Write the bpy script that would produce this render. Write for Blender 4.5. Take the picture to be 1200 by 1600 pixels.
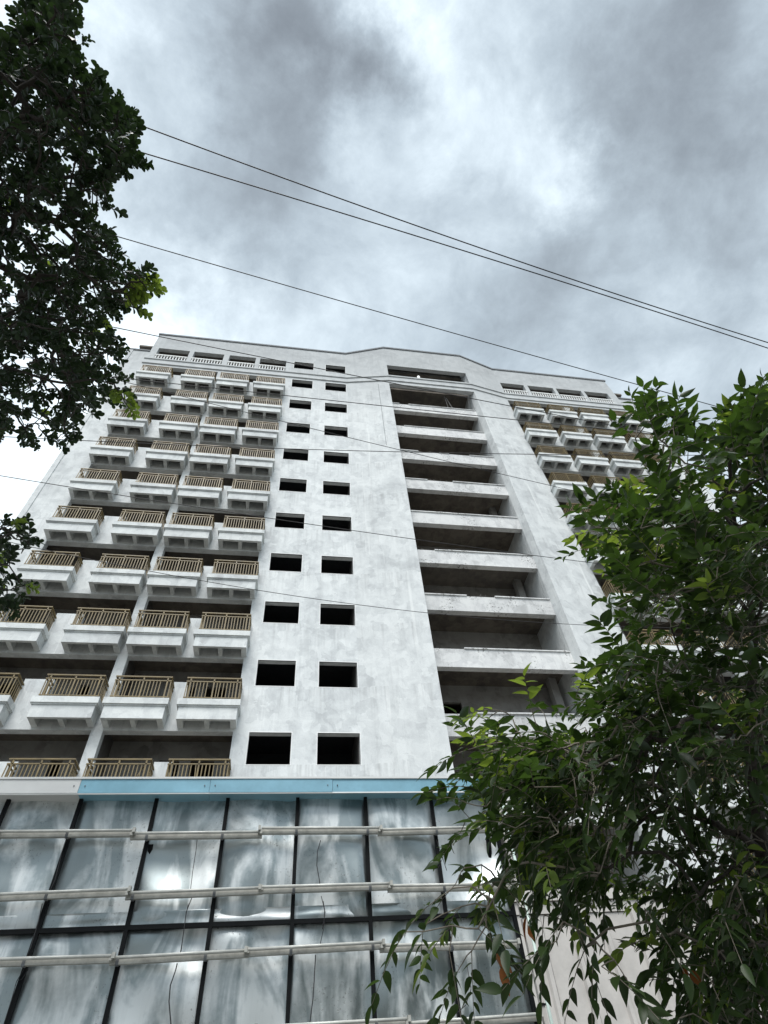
import bpy, math, random
import numpy as np
from mathutils import Vector, Matrix

random.seed(7)
rng = np.random.default_rng(11)
SC = bpy.context.scene
COL = SC.collection
for o in list(bpy.data.objects):
    bpy.data.objects.remove(o)

# ------------------------------------------------------------------ camera
F, YAW, PITCH, ROLL = 887.28, -0.2263, 0.8820, -0.1099     # focal length in px of the 1200x1600 photograph
DIST, Z0 = 19.295, 11.43                                   # camera to facade; height of the lowest stair window sill
CAM = Vector((0.0, -DIST, Z0 - 9.8328))
fw = Vector((-math.sin(YAW) * math.cos(PITCH), math.cos(YAW) * math.cos(PITCH), math.sin(PITCH)))
rt0 = Vector((math.cos(YAW), math.sin(YAW), 0))
up0 = rt0.cross(fw)
RT = math.cos(ROLL) * rt0 + math.sin(ROLL) * up0
UP = -math.sin(ROLL) * rt0 + math.cos(ROLL) * up0
FW = fw
cd = bpy.data.cameras.new('camera')
cam = bpy.data.objects.new('camera', cd)
COL.objects.link(cam)
cd.sensor_fit = 'VERTICAL'
cd.sensor_height = 24.0
cd.lens = F / 1600 * 24.0
cd.clip_start, cd.clip_end = 0.05, 2000
cam.matrix_world = Matrix(((RT.x, UP.x, -FW.x, CAM.x), (RT.y, UP.y, -FW.y, CAM.y), (RT.z, UP.z, -FW.z, CAM.z), (0, 0, 0, 1)))
SC.camera = cam


def ray(px, py):
    return (RT * ((px - 600) / F) - UP * ((py - 800) / F) + FW).normalized()


def at(px, py, d):
    return CAM + ray(px, py) * d


# ------------------------------------------------------------------ exposure, sun, sky
EXPO = 1.36
SC.view_settings.view_transform = 'Standard'
SC.view_settings.look = 'None'
SC.view_settings.gamma = 1.0
SC.view_settings.use_curve_mapping = False
SC.view_settings.exposure = EXPO
SUN_EL, SUN_AZ = math.radians(58), math.radians(195)        # azimuth clockwise from +y: behind the viewer, a little to the left
sd = bpy.data.lights.new('sun', 'SUN')
sd.energy, sd.angle, sd.color = 1.5, math.radians(35), (1.0, 0.98, 0.955)
sun = bpy.data.objects.new('sun', sd)
COL.objects.link(sun)
sdir = Vector((math.sin(SUN_AZ) * math.cos(SUN_EL), math.cos(SUN_AZ) * math.cos(SUN_EL), math.sin(SUN_EL)))
sun.rotation_euler = sdir.to_track_quat('Z', 'Y').to_euler()
sun.location = sdir * 60


class NT:
    """a small helper for node trees"""
    def __init__(s, tree):
        s.t = tree; s.n = tree.nodes; s.l = tree.links
        s.n.clear()

    def add(s, typ, **kw):
        n = s.n.new(typ)
        for k, v in kw.items():
            setattr(n, k, v)
        return n

    def set(s, sock, v):
        if isinstance(v, bpy.types.NodeSocket):
            s.l.new(v, sock)
        else:
            sock.default_value = v

    def math(s, op, a, b=None, c=None, clamp=False):
        n = s.add('ShaderNodeMath', operation=op, use_clamp=clamp)
        s.set(n.inputs[0], a)
        if b is not None: s.set(n.inputs[1], b)
        if c is not None: s.set(n.inputs[2], c)
        return n.outputs[0]

    def vec(s, op, a, b=None, scale=None):
        n = s.add('ShaderNodeVectorMath', operation=op)
        s.set(n.inputs[0], a)
        if b is not None: s.set(n.inputs[1], b)
        if scale is not None: s.set(n.inputs['Scale'], scale)
        return n.outputs['Value'] if op in ('DOT_PRODUCT', 'LENGTH', 'DISTANCE') else n.outputs[0]

    def noise(s, v, scale, detail=4, rough=0.55, dist=0.0, col=False):
        n = s.add('ShaderNodeTexNoise')
        s.set(n.inputs['Vector'], v)
        n.inputs['Scale'].default_value = scale
        n.inputs['Detail'].default_value = detail
        n.inputs['Roughness'].default_value = rough
        n.inputs['Distortion'].default_value = dist
        return n.outputs['Color' if col else 'Fac']

    def ramp(s, fac, stops):
        n = s.add('ShaderNodeValToRGB')
        cr = n.color_ramp
        while len(cr.elements) < len(stops):
            cr.elements.new(0.5)
        for e, (p, c) in zip(cr.elements, stops):
            e.position = p
            e.color = c if len(c) == 4 else (*c, 1)
        s.set(n.inputs[0], fac)
        return n.outputs[0]

    def mix(s, fac, a, b, blend='MIX'):
        n = s.add('ShaderNodeMix', data_type='RGBA', blend_type=blend)
        s.set(n.inputs[0], fac)
        s.set(n.inputs[6], a if isinstance(a, bpy.types.NodeSocket) else (*a, 1) if len(a) == 3 else a)
        s.set(n.inputs[7], b if isinstance(b, bpy.types.NodeSocket) else (*b, 1) if len(b) == 3 else b)
        return n.outputs[2]

    def maprange(s, v, a, b, c=0.0, d=1.0):
        n = s.add('ShaderNodeMapRange')
        s.set(n.inputs[0], v)
        for i, q in enumerate((a, b, c, d)):
            n.inputs[1 + i].default_value = q
        return n.outputs[0]


world = bpy.data.worlds.new('World')
SC.world = world
world.use_nodes = True
W = NT(world.node_tree)
tc = W.add('ShaderNodeTexCoord').outputs['Generated']
d0 = W.vec('NORMALIZE', tc)
# cloud sheet coordinates: the view direction carried onto a flat layer, so clouds flatten toward the horizon
sep = W.add('ShaderNodeSeparateXYZ'); W.set(sep.inputs[0], d0)
zz = W.math('ADD', W.math('MAXIMUM', sep.outputs[2], 0.0), 0.25)
cmb = W.add('ShaderNodeCombineXYZ')
W.set(cmb.inputs[0], W.math('DIVIDE', sep.outputs[0], zz)); W.set(cmb.inputs[1], W.math('DIVIDE', sep.outputs[1], zz))
cl = cmb.outputs[0]
warp = W.vec('SCALE', W.vec('SUBTRACT', W.noise(cl, 3.0, 4, 0.6, col=True), (0.5, 0.5, 0.5)), scale=0.34)
warp2 = W.vec('SCALE', W.vec('SUBTRACT', W.noise(cl, 9.0, 6, 0.65, col=True), (0.5, 0.5, 0.5)), scale=0.20)
dw = W.vec('NORMALIZE', W.vec('ADD', W.vec('ADD', d0, warp), warp2))
big = W.noise(cl, 1.5, 7, 0.58, 0.35)
fine = W.noise(cl, 4.6, 10, 0.64, 0.3)
L = W.math('ADD', W.math('MULTIPLY', W.math('SUBTRACT', big, 0.5), 0.55), W.math('MULTIPLY', W.math('SUBTRACT', fine, 0.5), 1.3))
# cloud masses and thin places: direction, half-width (rad), change of log brightness
L = W.math('MULTIPLY_ADD', W.math('SUBTRACT', W.noise(cl, 13.0, 8, 0.65, 0.6), 0.5), 0.45, L)
CLOUDS = [(480, 60, 105, -1.0), (400, 150, 80, -.35), (570, 60, 70, -.45), (430, 310, 120, -.5), (330, 330, 90, -.3), (700, 160, 120, .42),
          (650, 70, 70, .4), (780, 270, 70, .3), (865, 310, 45, .5), (520, 220, 60, .55), (1060, 80, 160, -.85), (1120, 280, 130, -.35),
          (980, 170, 70, -.25), (850, 430, 80, -.35), (700, 330, 45, -.35), (880, 520, 110, -.15), (1010, 400, 50, .2), (300, 500, 110, .35),
          (180, 560, 120, .5), (10, 760, 220, .9), (170, 80, 90, .25), (30, 20, 60, .4), (340, 190, 45, .35), (560, 450, 110, .1), (240, 120, 60, -.2)]
for (px, py, sg, dl) in CLOUDS:
    c = ray(px, py)
    r2 = ((px - 600) ** 2 + (py - 800) ** 2) / F ** 2
    sa = sg / F / (1 + r2) ** 0.75
    e = W.math('EXPONENT', W.math('DIVIDE', W.math('SUBTRACT', W.vec('DOT_PRODUCT', dw, tuple(c)), 1.0), sa * sa))
    L = W.math('MULTIPLY_ADD', e, dl * 0.70, L)
lum = W.math('EXPONENT', L)
tint = W.ramp(W.maprange(L, -1.1, 0.8), [(0.0, (0.87, 1.0, 1.13)), (0.45, (0.85, 1.0, 1.12)), (1.0, (0.90, 1.0, 1.05))])
cloudcol = W.vec('SCALE', tint, scale=W.math('MULTIPLY', lum, 0.80 / 2 ** EXPO))
sky = W.add('ShaderNodeTexSky', sky_type='NISHITA', sun_disc=False, sun_elevation=SUN_EL, sun_rotation=SUN_AZ)
bg1 = W.add('ShaderNodeBackground'); W.set(bg1.inputs[0], sky.outputs[0]); bg1.inputs[1].default_value = 0.06
bg2 = W.add('ShaderNodeBackground'); W.set(bg2.inputs[0], cloudcol); bg2.inputs[1].default_value = 1.0
mx = W.add('ShaderNodeMixShader'); mx.inputs[0].default_value = 0.93
W.l.new(bg1.outputs[0], mx.inputs[1]); W.l.new(bg2.outputs[0], mx.inputs[2])
wo = W.add('ShaderNodeOutputWorld'); W.l.new(mx.outputs[0], wo.inputs[0])


# ------------------------------------------------------------------ materials
def mat(name):
    m = bpy.data.materials.new(name)
    m.use_nodes = True
    t = NT(m.node_tree)
    p = t.add('ShaderNodeBsdfPrincipled')
    o = t.add('ShaderNodeOutputMaterial')
    t.l.new(p.outputs[0], o.inputs[0])
    return m, t, p, o


def bump(t, p, h, strength=0.3, dist=0.02):
    b = t.add('ShaderNodeBump')
    b.inputs['Strength'].default_value = strength
    b.inputs['Distance'].default_value = dist
    t.set(b.inputs['Height'], h)
    t.l.new(b.outputs[0], p.inputs['Normal'])


def plaster(name, light, mid, dark, stain=0.35, spots=False, runs_top_grey=False):
    m, t, p, o = mat(name)
    P = t.add('ShaderNodeNewGeometry').outputs['Position']
    a = t.noise(P, 0.35, 5, 0.6, 0.6)
    b = t.noise(P, 1.7, 6, 0.65, 0.8)
    mp = t.add('ShaderNodeMapping'); t.set(mp.inputs[0], P); mp.inputs['Scale'].default_value = (2.2, 2.2, 0.16)
    streak = t.noise(mp.outputs[0], 1.0, 6, 0.7, 0.3)
    vor = t.add('ShaderNodeTexVoronoi', distance='CHEBYCHEV', feature='F1')
    mp2 = t.add('ShaderNodeMapping'); mp2.inputs['Scale'].default_value = (0.55, 0.55, 0.42)
    t.set(mp2.inputs[0], t.vec('ADD', P, t.vec('SCALE', t.noise(P, 1.5, 3, 0.6, col=True), scale=0.5)))
    t.set(vor.inputs['Vector'], mp2.outputs[0]); vor.inputs['Randomness'].default_value = 0.7
    sp = t.add('ShaderNodeSeparateColor'); t.set(sp.inputs[0], vor.outputs['Color'])
    f = t.math('ADD', t.math('MULTIPLY', a, 0.55), t.math('MULTIPLY', b, 0.5))
    f = t.math('ADD', f, t.math('MULTIPLY', sp.outputs[0], 0.14))
    c = t.ramp(f, [(0.43, dark), (0.56, mid), (0.70, light)])
    c = t.mix(t.maprange(streak, 0.55, 0.75, 0.0, stain), c, tuple(x * 0.62 for x in dark))
    oi = t.add('ShaderNodeObjectInfo').outputs['Random']
    c = t.mix(t.maprange(oi, 0.0, 1.0, 0.0, 0.16), c, (0.3, 0.3, 0.29))
    g = t.noise(P, 22.0, 5, 0.7)
    c = t.mix(t.maprange(g, 0.3, 0.75, 0.12, 0.0), c, (0.1, 0.1, 0.1))
    if runs_top_grey:                                                # rain runs hanging from the window sills and slab edges
        zq = t.add('ShaderNodeSeparateXYZ'); t.set(zq.inputs[0], P)
        ph = t.math('FRACT', t.math('DIVIDE', t.math('SUBTRACT', zq.outputs[2], Z0 - 31.0), 3.1))
        mp3 = t.add('ShaderNodeMapping'); t.set(mp3.inputs[0], P); mp3.inputs['Scale'].default_value = (5.0, 5.0, 0.25)
        run = t.noise(mp3.outputs[0], 1.0, 5, 0.7, 0.2)
        kk = t.math('MULTIPLY', t.maprange(ph, 0.45, 1.0, 0.0, 1.0), t.maprange(run, 0.5, 0.72, 0.0, 0.6))
        c = t.mix(kk, c, (0.33, 0.34, 0.34))
        mp4 = t.add('ShaderNodeMapping'); t.set(mp4.inputs[0], P); mp4.inputs['Scale'].default_value = (3.5, 3.5, 0.12); mp4.inputs['Location'].default_value = (7, 3, 1)
        wr = t.noise(mp4.outputs[0], 1.0, 4, 0.65, 0.2)
        c = t.mix(t.maprange(wr, 0.6, 0.72, 0.0, 0.55), c, (0.83, 0.85, 0.84))
    if runs_top_grey:                                                # patchy grey tone growing toward the gallery storey and parapet
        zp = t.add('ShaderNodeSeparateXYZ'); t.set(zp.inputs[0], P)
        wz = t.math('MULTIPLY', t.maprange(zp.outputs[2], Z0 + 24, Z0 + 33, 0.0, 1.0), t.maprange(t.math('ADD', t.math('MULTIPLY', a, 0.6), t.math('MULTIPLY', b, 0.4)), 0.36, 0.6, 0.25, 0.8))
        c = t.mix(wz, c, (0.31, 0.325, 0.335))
    if spots:
        q = t.noise(P, 9.0, 6, 0.75)
        z = t.noise(P, 0.8, 2, 0.5)
        k = t.math('MULTIPLY', t.maprange(q, 0.55, 0.60), t.maprange(z, 0.50, 0.62))
        c = t.mix(k, c, (0.06, 0.055, 0.05))
    t.set(p.inputs['Base Color'], c)
    p.inputs['Roughness'].default_value = 0.9
    p.inputs['Specular IOR Level'].default_value = 0.25
    bump(t, p, t.math('ADD', t.math('MULTIPLY', b, 0.6), t.math('MULTIPLY', g, 0.25)), 0.45, 0.03)
    return m


def simple(name, base, var=0.15, rough=0.6, metal=0.0, scale=6.0, b=0.15, spec=0.5):
    m, t, p, o = mat(name)
    P = t.add('ShaderNodeNewGeometry').outputs['Position']
    n = t.noise(P, scale, 5, 0.65)
    c = t.ramp(n, [(0.3, tuple(x * (1 - var) for x in base)), (0.7, tuple(min(1, x * (1 + var)) for x in base))])
    t.set(p.inputs['Base Color'], c)
    t.set(p.inputs['Roughness'], t.maprange(n, 0.2, 0.8, rough - 0.08, min(1, rough + 0.08)))
    p.inputs['Metallic'].default_value = metal
    p.inputs['Specular IOR Level'].default_value = spec
    if b: bump(t, p, t.noise(P, scale * 6, 3, 0.6), b, 0.01)
    return m


M_WALL = plaster('whitewashed_plaster', (0.79, 0.82, 0.82), (0.67, 0.70, 0.705), (0.53, 0.555, 0.565), 0.32, runs_top_grey=True)
M_BAND = plaster('patched_band_plaster', (0.78, 0.79, 0.78), (0.66, 0.67, 0.67), (0.49, 0.50, 0.50), 0.4, True)
M_BALC = plaster('balcony_plaster', (0.78, 0.81, 0.80), (0.66, 0.69, 0.69), (0.50, 0.52, 0.525), 0.3)
M_TRIM = simple('fresh_white_trim', (0.80, 0.81, 0.80), 0.06, 0.85, b=0.1)
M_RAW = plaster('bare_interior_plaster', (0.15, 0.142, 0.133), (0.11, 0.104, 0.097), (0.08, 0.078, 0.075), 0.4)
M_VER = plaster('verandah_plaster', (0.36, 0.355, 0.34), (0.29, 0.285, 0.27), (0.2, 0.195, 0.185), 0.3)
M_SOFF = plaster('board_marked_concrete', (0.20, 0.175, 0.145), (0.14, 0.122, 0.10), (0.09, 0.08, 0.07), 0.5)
M_STAIR_SHADE = simple('stairwell_painted_shade', (0.032, 0.035, 0.038), 0.3, 0.95)  # near-black base colour stands in for the shade inside the stairwell
M_COPE = simple('weathered_coping', (0.17, 0.18, 0.19), 0.3, 0.9)
M_RAIL = simple('gold_brown_rail_paint', (0.17, 0.126, 0.052), 0.35, 0.5, 0.0, 3.0, 0.05)
M_FRAME = simple('black_steel_tube', (0.006, 0.007, 0.008), 0.3, 0.6, 0.0, 5.0, 0.08, 0.12)
M_BATTEN = simple('dusty_white_batten', (0.42, 0.42, 0.385), 0.3, 0.5, 0.0, 9.0, 0.08)
M_TUBE = simple('unlit_tube_glass', (0.52, 0.525, 0.49), 0.2, 0.2, 0.0, 9.0, 0.0)
M_BLUE = simple('sky_blue_fascia_paint', (0.21, 0.42, 0.53), 0.2, 0.38, 0.0, 2.0, 0.04)
M_WHITEF = simple('white_fascia_paint', (0.66, 0.67, 0.66), 0.08, 0.4, 0.0, 2.0, 0.04)
M_PIPE = simple('pale_green_pipe', (0.52, 0.63, 0.58), 0.15, 0.4)
M_WIRE = simple('black_cable', (0.03, 0.03, 0.033), 0.2, 0.6, b=0.0)
M_CLAD = simple('off_white_cladding', (0.47, 0.45, 0.425), 0.14, 0.6, 0.0, 1.6, 0.06)
M_GROUND = simple('dusty_ground', (0.15, 0.14, 0.12), 0.25, 0.95, 0.0, 1.5, 0.5)
M_ROAD = simple('asphalt', (0.055, 0.055, 0.055), 0.25, 0.9, 0.0, 4.0, 0.5)
M_PAVE = simple('concrete_paving', (0.2, 0.195, 0.185), 0.15, 0.9, 0.0, 3.0, 0.3)
M_BARK = simple('grey_brown_bark', (0.05, 0.042, 0.034), 0.4, 0.9, 0.0, 25.0, 0.8)
M_TWIG = simple('pale_twig_bark', (0.16, 0.14, 0.11), 0.35, 0.85, 0.0, 25.0, 0.4)


def sheet_metal():
    m, t, p, o = mat('galvanised_sheet')
    P = t.add('ShaderNodeNewGeometry').outputs['Position']
    info = t.add('ShaderNodeObjectInfo').outputs['Random']
    off = t.vec('ADD', P, t.vec('SCALE', (1.0, 1.0, 1.0), scale=t.math('MULTIPLY', info, 9.0)))
    mr = t.add('ShaderNodeMapping'); t.set(mr.inputs[0], off)
    mr.inputs['Rotation'].default_value = (0, math.radians(38), 0); mr.inputs['Scale'].default_value = (2.6, 1.0, 0.9)
    a = t.noise(mr.outputs[0], 1.1, 4, 0.55, 0.9)
    sp = t.noise(P, 42.0, 4, 0.75)
    sp2 = t.noise(P, 15.0, 5, 0.7)
    pale_mask = t.maprange(t.math('ADD', a, t.math('MULTIPLY', t.math('SUBTRACT', sp2, 0.5), 0.12)), 0.45, 0.58)      # pale slanting patches with speckled edges
    msk = t.noise(off, 1.6, 3, 0.6)
    dirt = t.math('MULTIPLY', t.maprange(sp, 0.58, 0.66), t.maprange(msk, 0.48, 0.62))
    c = t.mix(pale_mask, (0.34, 0.385, 0.39), (0.72, 0.755, 0.755))
    mp = t.add('ShaderNodeMapping'); t.set(mp.inputs[0], P); mp.inputs['Scale'].default_value = (14, 14, 0.6)
    st = t.noise(mp.outputs[0], 1.0, 5, 0.7)
    c = t.mix(t.maprange(st, 0.52, 0.8, 0.0, 0.2), c, (0.24, 0.25, 0.245))
    c = t.mix(t.math('MULTIPLY', dirt, 0.65), c, (0.12, 0.12, 0.115))
    t.set(p.inputs['Base Color'], c)
    t.set(p.inputs['Metallic'], t.maprange(pale_mask, 0.0, 1.0, 0.92, 0.72))
    t.set(p.inputs['Roughness'], t.math('ADD', t.maprange(pale_mask, 0.0, 1.0, 0.33, 0.44), t.math('MULTIPLY', dirt, 0.25)))
    bump(t, p, t.math('ADD', t.math('MULTIPLY', t.noise(off, 9.0, 3, 0.5, 0.4), 0.35), t.math('MULTIPLY', sp2, 0.12)), 0.2, 0.012)
    return m


M_SHEET = sheet_metal()


def leaf_mat(name, lo, hi, trans, tr_amt=0.32):
    m, t, p, o = mat(name)
    g = t.add('ShaderNodeNewGeometry')
    oi = t.add('ShaderNodeObjectInfo').outputs['Random']
    r = t.math('FRACT', t.math('ADD', g.outputs['Random Per Island'], oi))
    n = t.noise(g.outputs['Position'], 30.0, 3, 0.6)
    c = t.mix(r, lo, hi)
    c = t.mix(t.math('MULTIPLY', n, 0.35), c, tuple(x * 0.5 for x in lo))
    t.set(p.inputs['Base Color'], c)
    p.inputs['Roughness'].default_value = 0.42
    p.inputs['Specular IOR Level'].default_value = 0.3
    tr = t.add('ShaderNodeBsdfTranslucent')
    t.set(tr.inputs[0], t.mix(r, tuple(x * 0.6 for x in trans), trans))
    ms = t.add('ShaderNodeMixShader'); ms.inputs[0].default_value = tr_amt
    t.l.new(p.outputs[0], ms.inputs[1]); t.l.new(tr.outputs[0], ms.inputs[2])
    t.l.new(ms.outputs[0], o.inputs[0])
    return m


M_LEAF_D = leaf_mat('dark_glossy_leaf', (0.016, 0.030, 0.015), (0.034, 0.058, 0.024), (0.05, 0.10, 0.02), 0.16)
M_LEAF_M = leaf_mat('mid_green_leaf', (0.014, 0.028, 0.011), (0.032, 0.056, 0.017), (0.09, 0.18, 0.02), 0.25)
M_LEAF_Y = leaf_mat('young_yellow_green_leaf', (0.07, 0.12, 0.025), (0.13, 0.19, 0.04), (0.30, 0.42, 0.05), 0.45)
M_LEAF_O = leaf_mat('dry_orange_leaf', (0.22, 0.07, 0.02), (0.30, 0.11, 0.03), (0.35, 0.12, 0.03), 0.3)


# ------------------------------------------------------------------ mesh helpers
class MB:
    def __init__(s):
        s.v = []; s.f = []

    def box(s, x0, x1, y0, y1, z0, z1):
        b = len(s.v)
        s.v += [(x0, y0, z0), (x1, y0, z0), (x1, y1, z0), (x0, y1, z0), (x0, y0, z1), (x1, y0, z1), (x1, y1, z1), (x0, y1, z1)]
        s.f += [(b, b + 3, b + 2, b + 1), (b + 4, b + 5, b + 6, b + 7), (b, b + 1, b + 5, b + 4), (b + 1, b + 2, b + 6, b + 5), (b + 2, b + 3, b + 7, b + 6), (b + 3, b, b + 4, b + 7)]
        return s

    def prism(s, plan, z0, z1):
        """vertical prism over a counter-clockwise plan; z0/z1 numbers or one value per corner"""
        n = len(plan); b = len(s.v)
        zs0 = z0 if isinstance(z0, (list, tuple)) else [z0] * n
        zs1 = z1 if isinstance(z1, (list, tuple)) else [z1] * n
        s.v += [(x, y, z) for (x, y), z in zip(plan, zs0)] + [(x, y, z) for (x, y), z in zip(plan, zs1)]
        s.f += [tuple(b + i for i in reversed(range(n))), tuple(b + n + i for i in range(n))]
        s.f += [(b + i, b + (i + 1) % n, b + n + (i + 1) % n, b + n + i) for i in range(n)]
        return s

    def tube(s, pts, rad, n=6, cap=True):
        pts = [Vector(p) for p in pts]
        rads = rad if isinstance(rad, (list, tuple)) else [rad] * len(pts)
        b = len(s.v)
        ref = None
        for i, p in enumerate(pts):
            t = (pts[min(i + 1, len(pts) - 1)] - pts[max(i - 1, 0)])
            t = t.normalized() if t.length > 1e-9 else Vector((0, 0, 1))
            if ref is None:
                ref = t.orthogonal().normalized()
            u = (ref - t * ref.dot(t))
            u = u.normalized() if u.length > 1e-6 else t.orthogonal().normalized()
            ref = u
            w = t.cross(u)
            for k in range(n):
                a = 2 * math.pi * k / n
                s.v.append(tuple(p + (u * math.cos(a) + w * math.sin(a)) * rads[i]))
        for i in range(len(pts) - 1):
            for k in range(n):
                k2 = (k + 1) % n
                s.f.append((b + i * n + k, b + i * n + k2, b + (i + 1) * n + k2, b + (i + 1) * n + k))
        if cap:
            s.f.append(tuple(b + k for k in reversed(range(n))))
            e = b + (len(pts) - 1) * n
            s.f.append(tuple(e + k for k in range(n)))
        return s

    def wall(s, x0, x1, z0, z1, holes, y0, y1):
        """upright wall along x with rectangular holes and their reveals; y0 is the face toward the viewer"""
        xs = sorted({x0, x1} | {min(max(h[i], x0), x1) for h in holes for i in (0, 1)})
        zs = sorted({z0, z1} | {min(max(h[i], z0), z1) for h in holes for i in (2, 3)})
        nx, nz = len(xs) - 1, len(zs) - 1
        solid = np.ones((nx, nz), bool)
        for i in range(nx):
            for j in range(nz):
                cx, cz = (xs[i] + xs[i + 1]) / 2, (zs[j] + zs[j + 1]) / 2
                if any(h[0] < cx < h[1] and h[2] < cz < h[3] for h in holes):
                    solid[i, j] = False
        idx = {}

        def V(i, j, k):
            if (i, j, k) not in idx:
                idx[(i, j, k)] = len(s.v)
                s.v.append((xs[i], (y0, y1)[k], zs[j]))
            return idx[(i, j, k)]
        for i in range(nx):
            for j in range(nz):
                if not solid[i, j]:
                    continue
                s.f.append((V(i, j, 0), V(i + 1, j, 0), V(i + 1, j + 1, 0), V(i, j + 1, 0)))
                s.f.append((V(i, j, 1), V(i, j + 1, 1), V(i + 1, j + 1, 1), V(i + 1, j, 1)))
                if i == 0 or not solid[i - 1, j]: s.f.append((V(i, j, 0), V(i, j + 1, 0), V(i, j + 1, 1), V(i, j, 1)))
                if i == nx - 1 or not solid[i + 1, j]: s.f.append((V(i + 1, j, 0), V(i + 1, j, 1), V(i + 1, j + 1, 1), V(i + 1, j + 1, 0)))
                if j == 0 or not solid[i, j - 1]: s.f.append((V(i, j, 0), V(i, j, 1), V(i + 1, j, 1), V(i + 1, j, 0)))
                if j == nz - 1 or not solid[i, j + 1]: s.f.append((V(i, j + 1, 0), V(i + 1, j + 1, 0), V(i + 1, j + 1, 1), V(i, j + 1, 1)))
        return s

    def mesh(s, name, m, smooth=False):
        me = bpy.data.meshes.new(name)
        me.from_pydata(s.v, [], s.f)
        me.materials.append(m)
        if smooth:
            me.polygons.foreach_set('use_smooth', [True] * len(me.polygons))
        me.update()
        return me

    def build(s, name, m, parent=None, smooth=False, loc=None):
        return put(name, s.mesh(name, m, smooth), parent, loc)


def put(name, me, parent=None, loc=None):
    o = bpy.data.objects.new(name, me)
    COL.objects.link(o)
    if parent is not None: o.parent = parent
    if loc is not None: o.location = loc
    return o


def tag(o, label=None, cat=None, group=None, kind=None):
    for k, v in (('label', label), ('category', cat), ('group', group), ('kind', kind)):
        if v: o[k] = v
    return o


def empty(name, loc=(0, 0, 0)):
    o = bpy.data.objects.new(name, None)
    COL.objects.link(o)
    o.location = loc
    return o


# ------------------------------------------------------------------ the ground
tag(MB().box(-300, 300, -300, 300, -0.5, 0.0).build('ground', M_GROUND), kind='structure')
tag(MB().box(-300, 300, -31.0, -21.2, -0.3, 0.004).build('road', M_ROAD), kind='structure')
tag(MB().box(-300, 300, -21.0, -14.5, -0.3, 0.12).build('pavement', M_PAVE), kind='structure')
tag(MB().box(-300, 300, -21.2, -21.0, -0.3, 0.14).build('kerb', M_PAVE), kind='structure')

# ------------------------------------------------------------------ the apartment building (front faces at y = 0)
S = 3.1
GZ = 0.0


def Z(k):                      # sill height of the stair windows of storey k (10 = lowest seen, 1 = below the gallery)
    return Z0 + (10 - k) * S


BLD = tag(empty('apartment_building', (6.0, 0, 0)), 'tall unfinished white concrete apartment block with bare openings and gold railings', 'building')
BX = -6.0                      # parts are modelled in world coordinates; undo the empty's offset


def part(mb, name, m, parent=None, smooth=False):
    return mb.build(name, m, parent or BLD, smooth, (BX, 0, 0) if parent is None else None)


ROOF = Z0 + 34.48
EXT = Z0 + 31.3
ROWS = range(1, 12)
LW = [(-11.46, -6.66), (-6.28, -1.91)]
RW = [(15.22, 19.77), (20.29, 25.15)]
LB = [-10.50, -7.615, -5.30, -2.825]
RB = [16.16, 18.81, 21.31, 24.02]
HB = 1.01                      # half width of a balcony
GAL_L = [(-11.41, -9.16), (-8.83, -6.63), (-6.22, -4.25), (-3.93, -1.95)]
GAL_R = [(15.32, 17.33), (17.67, 19.88), (20.14, 22.37), (22.65, 24.75)]


def wing_holes(openings, balconies, gal):
    h = []
    for k in ROWS:
        z = Z(k)
        for a, b in openings:
            h.append((a, b, z + 0.08, z + 1.2))
        for c in balconies:
            a, b = [o for o in openings if o[0] - 0.3 < c < o[1] + 0.3][0]
            h.append((max(c - HB + 0.09, a), min(c + HB - 0.04, b), z - 1.1, z + 0.5))
    for a, b in gal:
        h.append((a, b, Z0 + 30.21, Z0 + 32.1))
    return h


mb = MB().wall(-13.3, -1.91, GZ, ROOF, wing_holes(LW, LB, GAL_L) + [(-14, -11.89, EXT, ROOF + 1)], 0, 0.3)
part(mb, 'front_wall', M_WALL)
mb = MB().wall(15.2, 26.75, GZ, ROOF, wing_holes(RW, RB, GAL_R) + [(25.45, 28, EXT, ROOF + 1)], 0, 0.3)
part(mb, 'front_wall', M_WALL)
WX = [(-1.34, 0.151), (1.085, 2.62)]
wh = [(a, b, Z(k), Z(k) + 1.178) for k in range(1, 13) for a, b in WX] + [(a, b, Z0 + 30.975, Z0 + 32.126) for a, b in WX]
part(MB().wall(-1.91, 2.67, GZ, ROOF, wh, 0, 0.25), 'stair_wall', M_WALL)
for a, b, z0, z1 in wh:
    if z0 < 8: continue
    t = 0.03
    f = MB()
    f.box(a - t, a, -0.006, 0.05, z0 - t, z1 + t).box(b, b + t, -0.006, 0.05, z0 - t, z1 + t)
    f.box(a, b, -0.006, 0.05, z1, z1 + t).box(a, b, -0.006, 0.05, z0 - t, z0)
    # leave the frame a hair outside the hole
    part(f, 'window_surround', M_TRIM)
BAYTOP = Z0 + 35.35
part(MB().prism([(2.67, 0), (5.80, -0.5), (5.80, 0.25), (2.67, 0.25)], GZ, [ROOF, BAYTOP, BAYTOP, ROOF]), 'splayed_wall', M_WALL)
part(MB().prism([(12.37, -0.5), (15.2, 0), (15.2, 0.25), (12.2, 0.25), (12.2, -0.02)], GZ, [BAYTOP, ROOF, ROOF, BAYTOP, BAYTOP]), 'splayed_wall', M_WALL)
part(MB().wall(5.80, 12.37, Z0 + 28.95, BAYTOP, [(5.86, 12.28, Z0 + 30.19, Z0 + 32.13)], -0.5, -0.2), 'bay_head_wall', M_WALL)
part(MB().prism([(4.975, -0.375), (5.0, -0.379), (5.0, -0.3), (4.975, -0.3)], Z0 + 20.5, Z0 + 28.9), 'downpipe_chase', M_COPE)
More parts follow.
